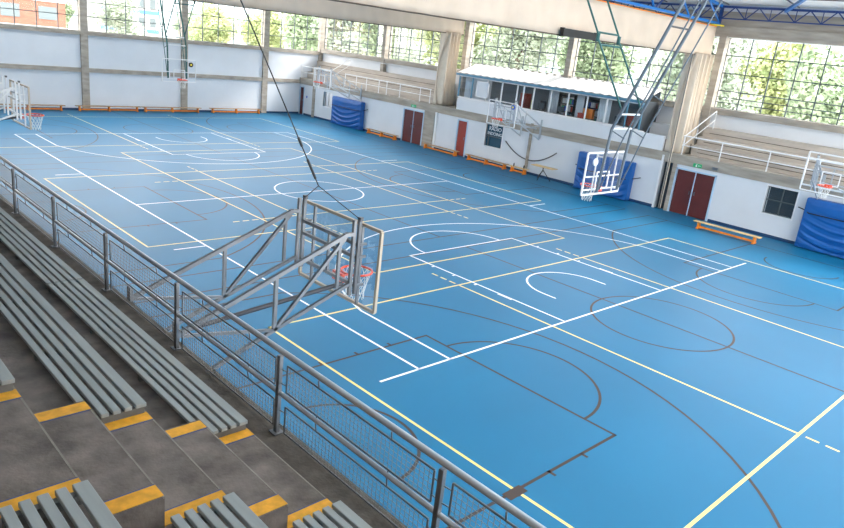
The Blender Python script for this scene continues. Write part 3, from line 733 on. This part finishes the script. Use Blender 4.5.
# ------------------------------------------------------------------ ceiling-hung hoops
def ceiling_hoop(s, label, emblem):
    # s=-1: near end, board faces +y
    t = thing('ceiling_hoop', label, 'basketball hoop', (0, s * 12.8, 2.8), 'basketball hoops hung from the roof frame')
    def Y(a): return s * a
    P = board_parts(t, (0, Y(12.8)), (0, -s, 0), 2.86, 3.98, 'whitepaint', rimz=3.0)
    top = 10.2
    g = MB()
    for x in (-.5, .5):
        g.path([(x, Y(13.0), 2.98), (x, Y(13.1), 4.65), (x, Y(13.1 + (top - 4.65) * .39), top)], .042, 10)
    g.build('main_mast', 'mast' if s < 0 else 'greentube', t)
    g = MB()
    for x in (-.5, .5):
        g.tube((x, Y(13.06), 3.05), (x, Y(13.5), 4.55), .02, 8)
        g.path([(x, Y(13.5), 4.55), (x, Y(13.5 + (top - 4.55) * .37), top)], .02, 8)
        for z in (4.62, 5.6):
            ya = 13.1 + (z - 4.65) * .39 if z > 4.65 else 13.1
            g.tube((x, Y(ya), z), (x, Y(13.5 + max(0, z - .1 - 4.55) * .37), z - .15), .016, 6)
    g.build('rear_stay', 'mast' if s < 0 else 'greentube', t)
    g = MB()
    for x in (-.5, .5):
        g.path([(x, Y(13.28), 5.15), (x, Y(12.22), 6.82), (x, Y(12.18), 6.95), (x, Y(12.18 - (top - 6.95) * .62), top)], .026, 8)
    for z, yy in ((6.98, 12.16), (6.68, 12.30)): g.tube((-.5, Y(yy), z), (.5, Y(yy), z), .026, 8)
    for x in (-.5, .5): g.tube((x, Y(12.2), 6.75), (x, Y(12.2), 6.95), .05, 8)
    g.build('front_brace', 'greentube', t)
    for z in (4.66, 5.05, 7.25):
        yy = 13.1 + max(0, z - 4.65) * .39; MB().tube((-.5, Y(yy), z), (.5, Y(yy), z), .024, 8).build('cross_bar', 'darksteel' if z > 6 else 'whitepaint', t)
    g = MB()
    for x in (-.5, .5): g.tube((x, Y(12.83), 2.9), (x, Y(12.83), 3.95), .016, 4)
    for z in (3.0, 3.35): g.tube((-.88, Y(12.83), z), (.88, Y(12.83), z), .016, 4)
    for x in (-.5, .5):
        for z in (3.0, 3.9): g.tube((x, Y(12.83), z), (x, Y(13.03), z), .018, 4)
    g.build('board_carrier', 'whitepaint', t)
    c = MB().tube((emblem, Y(12.86), 3.75), (emblem, Y(12.9), 3.75), .10, 20).build('round_emblem', 'whitepaint' if s < 0 else 'black', t)
    if s > 0: MB().tube((emblem, Y(12.79), 3.75), (emblem, Y(12.75), 3.75), .12, 20).build('emblem_face', 'black', c); MB().tube((emblem, Y(12.75), 3.75), (emblem, Y(12.74), 3.75), .05, 14).build('emblem_centre', 'yellow', c)
    # the roof beams that carry it
    q = MB()
    for yy in (13.1 + (top - 4.65) * .39, 12.18 - (top - 6.95) * .62):
        q.tube((-2.5, Y(yy), top), (2.5, Y(yy), top), .06, 4)
    q.build('carrier_beam', 'bluesteel', t)
ceiling_hoop(-1, 'white hoop on long steel roof masts in front of a blue crash mat', -.62)
ceiling_hoop(1, 'small far hoop hung on dark green tubes before the back wall', .62)

# ------------------------------------------------------------------ blue crash mats
def crash_mat(y0, y1, h, lab, strapz, th=.34, sag=.06, seed=1):
    xw = XR - .04; t = thing('crash_mat', lab, 'crash mat', (xw - th / 2, (y0 + y1) / 2, 0), 'blue crash mats standing against the right wall')
    rnd = random.Random(seed); W = y1 - y0
    MB().box(xw - th, xw, y0, y1, .03, h).build('mat_body', 'matblue', t, bevel=.05)
    ph = rnd.random() * 2
    def fr(u, v):
        yy = y0 + .02 + (W - .04) * u; z = .04 + (h - .1) * v
        c = (u - .5) * 2
        arc_ = z + .42 * (1 - c * c)           # swags hang from the upper corners
        k = max(0, 1 - v * 1.15)
        d = .045 * k * math.sin(arc_ * 19 + ph + 1.3 * math.sin(c * 2.2)) + .018 * k * math.sin(arc_ * 43 + c * 3)
        edge = min(1, min(u, 1 - u) * 12, max(v, .02) * 10, (1 - v) * 10)
        return (xw - th - .03 - (d + .05) * edge + .02, yy, z)
    MB().grid(fr, 70, 70).build('loose_cover', 'matblue', t)
    z = strapz
    q = MB().path([(xw - .02, y1 + .32, z + .04), (xw - .1, y1 + .02, z), (xw - th - .17, y1 - .25, z - .03), (xw - th - .17, y0 + .25, z - .05), (xw - .1, y0 - .02, z), (xw - .02, y0 - .35, z + .12)], .022, 6)
    q.build('strap', 'strap', t)
crash_mat(14.55, 17.85, 1.9, 'blue crash mat at the far end of the right wall', 1.35, seed=3)
crash_mat(-6.1, -3.05, 1.88, 'blue crash mat behind the roof-hung hoop', 1.1, th=.4, seed=5)
crash_mat(-17.3, -13.9, 2.05, 'large blue crash mat at the right picture edge', 1.5, seed=8)

# ------------------------------------------------------------------ gym benches
def gym_bench(c, L, along, label, topm, group):
    """along: 'x' or 'y'"""
    t = thing('gym_bench', label, 'bench', (c[0], c[1], 0), group)
    def B(a0, a1, b0, b1, z0, z1):
        if along == 'x': return MB().box(c[0] + a0, c[0] + a1, c[1] + b0, c[1] + b1, z0, z1)
        return MB().box(c[0] + b0, c[0] + b1, c[1] + a0, c[1] + a1, z0, z1)
    B(-L / 2, L / 2, -.13, .13, .28, .315).build('seat_board', topm, t, bevel=.006)
    e = L / 2 - .22
    ks = (-e, 0, e) if L > 2.9 and along == 'x' or L > 3.0 and topm == 'darkwood' else (-e, e)
    for a in ks:
        l = B(a - .035, a + .035, -.11, .11, .05, .28).build('leg', 'orange', t, bevel=.006)
        B(a - .045, a + .045, -.16, .16, 0, .05).build('foot', 'orange', l, bevel=.006)
    B(-e, e, -.03, .03, .05, .13).build('lower_rail', 'orange', t)
for cx, L, lab in ((-9.0, 4.0, 'far wall gym bench beyond the left picture edge hoop'), (-4.7, 4.0, 'gym bench against the back wall behind the left edge hoop'), (-.15, 3.9, 'gym bench against the back wall left of the roof-hung far hoop'), (3.9, 4.0, 'gym bench against the back wall under the roof-hung far hoop'), (8.55, 4.0, 'gym bench against the back wall nearest the far corner')):
    gym_bench((cx, 22.12), L, 'x', lab, 'darkwood', 'gym benches along the back wall')
for cy, L, lab, mm in ((12.2, 3.1, 'gym bench by the right wall between the far crash mat and the far double door', 'darkwood'), (6.7, 3.0, 'gym bench by the right wall in front of the red single door', 'darkwood'), (2.95, 3.15, 'gym bench below the window sign with lettering', 'darkwood'), (.6, 1.3, 'short orange gym bench beside the small trestle table', 'wood')):
    gym_bench((13.6, cy), L, 'y', lab, mm, 'gym benches along the right wall')
gym_bench((12.1, -11.7), 2.8, 'y', 'pale wooden gym bench on orange legs in front of the near white wall', 'wood', 'gym benches along the right wall')
def bottle(y, lab):
    t = thing('bottle', lab, 'bottle', (13.6, y, .315), 'small bottles on the short bench')
    MB().tube((13.6, y, .315), (13.6, y, .44), .035, 12).tube((13.6, y, .44), (13.6, y, .47), .035, 12, r2=.015).build('body', 'black', t)
    MB().tube((13.6, y, .47), (13.6, y, .5), .017, 10).build('cap', 'darksteel', t)
bottle(.95, 'small dark bottle at the far end of the short orange bench'); bottle(.25, 'small dark bottle at the near end of the short orange bench')
t = thing('trestle_table', 'small pale topped table on thin tripod legs by the white wall', 'table', (13.35, -1.2, 0))
MB().box(13.1, 13.6, -1.95, -.55, .70, .73).build('table_top', 'wood', t, bevel=.005)
MB().tube((13.35, -1.2, .45), (13.35, -1.2, .70), .03).build('column', 'black', t)
for a in (60, 180, 300): MB().tube((13.35, -1.2, .55), (13.35 + .38 * math.cos(math.radians(a)), -1.2 + .5 * math.sin(math.radians(a)), .01), .02, 6).build('leg', 'black', t)
pts = []
for i in range(17):
    u = i / 16; pts.append((13.93, 2.03 - 3.5 * u, 1.49 - .02 * u - .72 * (1 - (2 * u - 1) ** 2) + .1 * (u > .98) * 0))
o = MB().path(pts, .03, 8).build('hanging_hose', 'darksteel', org=(13.93, .3, .8)); tag(o, 'dark grey hose sagging across the white wall between two hooks', 'hose')

# ------------------------------------------------------------------ other walls of the hall (outside the frame, they shade the stand)
struct('wall_left', MB().box(-20.3, -20, -30, 22.8, 0, zr(-20) + .1), 'wall')
struct('wall_front', MB().box(-20.3, 16.1, -30.3, -30, 0, 3).box(-20.3, 16.1, -30.3, -30, 8, 10.9), 'wall')
struct('wall_front_corner', MB().box(-20.3, -8, -30.3, -30, 3, 8), 'wall')
window('y', -30.15, -8, 16, 3, 8, 20, 5)
struct('wall_stand_back', MB().box(-20, -19.7, -30, 22.5, 2.8, 9), 'concrete')

# ------------------------------------------------------------------ outside
struct('ground', MB().box(-300, 500, 22.8, 500, -.4, -.2).box(16.2, 500, -300, 22.8, -.4, -.2), 'ground')
def crown_mesh(seed, n, R_, H, leaf=.2):
    rnd = random.Random(seed); q = MB(); blobs = []
    for i in range(9):
        a = rnd.random() * 2 * PI; d = rnd.random() * R_ * .6
        blobs.append((Vector((d * math.cos(a), d * math.sin(a), H * (.35 + .5 * rnd.random()))), R_ * (.35 + .3 * rnd.random())))
    for i in range(n):
        c, r = blobs[rnd.randrange(9)]
        v = Vector((rnd.gauss(0, 1), rnd.gauss(0, 1), rnd.gauss(0, 1))).normalized() * r * (rnd.random() ** .35)
        p = c + v; a = Vector((rnd.gauss(0, 1), rnd.gauss(0, 1), rnd.gauss(0, 1))).normalized(); b = a.orthogonal().normalized(); s_ = leaf * (.6 + .8 * rnd.random())
        q.add([p - a * s_, p + b * s_ * .6, p + a * s_, p - b * s_ * .6], [(0, 1, 2, 3)])
    return q
protos = []
for i, (R_, H, lm) in enumerate(((3.2, 8, 'leaf1'), (2.6, 7, 'leaf2'), (3.6, 9, 'leaf3'))):
    t = thing('tree', 'x', 'tree', (0, 0, -.2))
    crown_mesh(i + 3, 11000, R_, H, .15).build('crown', lm, t)
    k = MB().tube((0, 0, -.2), (.1, .1, H * .45), .18, 8, r2=.12)
    for j in range(4): k.tube((.1, .1, H * .4), (1.2 * math.cos(j * 1.7), 1.2 * math.sin(j * 1.7), H * .7), .09, 6, r2=.03)
    k.build('trunk', 'bark', t); protos.append(t)
rnd = random.Random(11)
spots = []
for i in range(10): spots.append((33 + rnd.random(), -24 + i * 8.4, (2, 0, 1, 2, 1)[i % 5], 'right'))
for i in range(9): spots.append((44 + 2 * rnd.random(), -20 + i * 9.5, (1, 2, 0)[i % 3], 'right'))
for i in range(4): spots.append((44 + i * 3, 52 + i * 9, (i * 2) % 3, 'corner'))
for i, (xx, yy, k) in enumerate(((26.5, 60, 0), (34.5, 61, 0), (42.0, 60, 0), (15.5, 82, 1), (20.5, 74, 2), (31, 76, 1))): spots.append((xx, yy, k, 'back'))
GR = {'right': ('trees outside the right windows', ['yellow green leafy tree outside the right wall windows', 'mid green leafy tree outside the right wall windows', 'pale green tall tree outside the right wall windows']),
      'corner': ('trees beyond the far right corner', ['yellow green tree beyond the far corner windows', 'mid green tree beyond the far corner windows', 'pale green tree beyond the far corner windows']),
      'back': ('trees outside the back windows', ['yellow green tree outside the back windows beside the corner', 'mid green tree outside the back windows', 'pale green tree outside the back windows between the buildings'])}
used = set()
for i, (x, y, k, g) in enumerate(spots):
    sc_ = 1.2 + .3 * rnd.random()
    if g == 'back': sc_ = .95
    if k not in used:
        o = protos[k]; used.add(k); o.location = (x, y, -.2); o.rotation_euler.z = rnd.random() * 6; o.scale = (sc_,) * 3
    else: o = dup(protos[k], (x, y, -.2), rotz=rnd.random() * 6, scale=(sc_,) * 3)
    o['label'] = GR[g][1][k]; o['group'] = GR[g][0]
def building(x0, x1, y0, y1, h, wallm, bandm, lab, floors, nx, bandz=()):
    t = thing('building', lab, 'building', ((x0 + x1) / 2, (y0 + y1) / 2, -.2))
    MB().box(x0, x1, y0, y1, -.2, h).build('wall', wallm, t)
    for k in range(floors):
        z = 1.0 + k * h / floors
        for i in range(nx):
            xa = x0 + (x1 - x0) * (i + .25) / nx; xb = x0 + (x1 - x0) * (i + .75) / nx
            MB().box(xa, xb, y0 - .05, y0 + .02, z, z + 1.3).build('window', 'mullion', t)
        MB().box(x0 - .05, x1 + .05, y0 - .08, y0, z + 1.8, z + 2.3).build('band', bandm, t)
    MB().box(x0 - .3, x1 + .3, y0 - .3, y1 + .3, h, h + .4).build('roof', 'render', t)
building(-22, 10.2, 62, 70, 12, 'brick', 'render', 'orange brick banded building outside the left back windows', 4, 9)
building(11.6, 17.5, 88, 96, 9, 'render', 'brick', 'pale building with thin brick bands beyond the second bay of back windows', 3, 5)
building(22.5, 31, 86, 94, 8, 'render', 'bluecar', 'pale building with blue bands beyond the back windows', 3, 5)
o = MB().grid(lambda u, v: (60 + 140 * v, -220 + 560 * u, -.2 + (34 + 10 * math.sin(u * 11) + 5 * math.sin(u * 29)) * (v ** .8)), 60, 12).build('hills', 'hill'); o['kind'] = 'structure'

# ------------------------------------------------------------------ daylight
w = bpy.data.worlds.new('sky'); sc.world = w; w.use_nodes = True
nt = w.node_tree; bg = nt.nodes['Background']
tc = nt.nodes.new('ShaderNodeTexCoord'); sx = nt.nodes.new('ShaderNodeSeparateXYZ'); rp = nt.nodes.new('ShaderNodeValToRGB')
nt.links.new(tc.outputs['Generated'], sx.inputs[0]); nt.links.new(sx.outputs['Z'], rp.inputs[0]); nt.links.new(rp.outputs[0], bg.inputs[0])
rp.color_ramp.elements[0].color = (1, .985, .95, 1); rp.color_ramp.elements[1].color = (.93, .96, 1, 1)
bg.inputs[1].default_value = 3.0
def portal(loc, rot, sx_, sy_):
    l = bpy.data.lights.new('daylight_portal', 'AREA'); l.shape = 'RECTANGLE'; l.size = sx_; l.size_y = sy_; l.cycles.is_portal = True
    o = bpy.data.objects.new('daylight_portal', l); C.objects.link(o); o.location = loc; o.rotation_euler = rot
portal((15.75, -.5, 6.4), (0, PI / 2, 0), 3.1, 46)
portal((-2, YB - .1, 6.3), (-PI / 2, 0, 0), 35, 3.3)
portal((4, -29.9, 5.5), (PI / 2, 0, 0), 24, 5)
portal((-1.2, -3.6, 10.2), (0, 0, 0), 11.4, 52)
sun = bpy.data.lights.new('sun', 'SUN'); sun.energy = 2.2; sun.angle = .3; sun.color = (1, .96, .9)
so = bpy.data.objects.new('sun', sun); C.objects.link(so); so.rotation_euler = (math.radians(48), 0, math.radians(60))
for o in list(bpy.data.objects):
    if '_w' in o: del o['_w']
vs = sc.view_settings; vs.view_transform = 'Standard'; vs.look = 'None'; vs.gamma = 1; vs.exposure = 1.8; vs.use_curve_mapping = False
sc.display_settings.display_device = 'sRGB'
sc.cycles.use_denoising = True
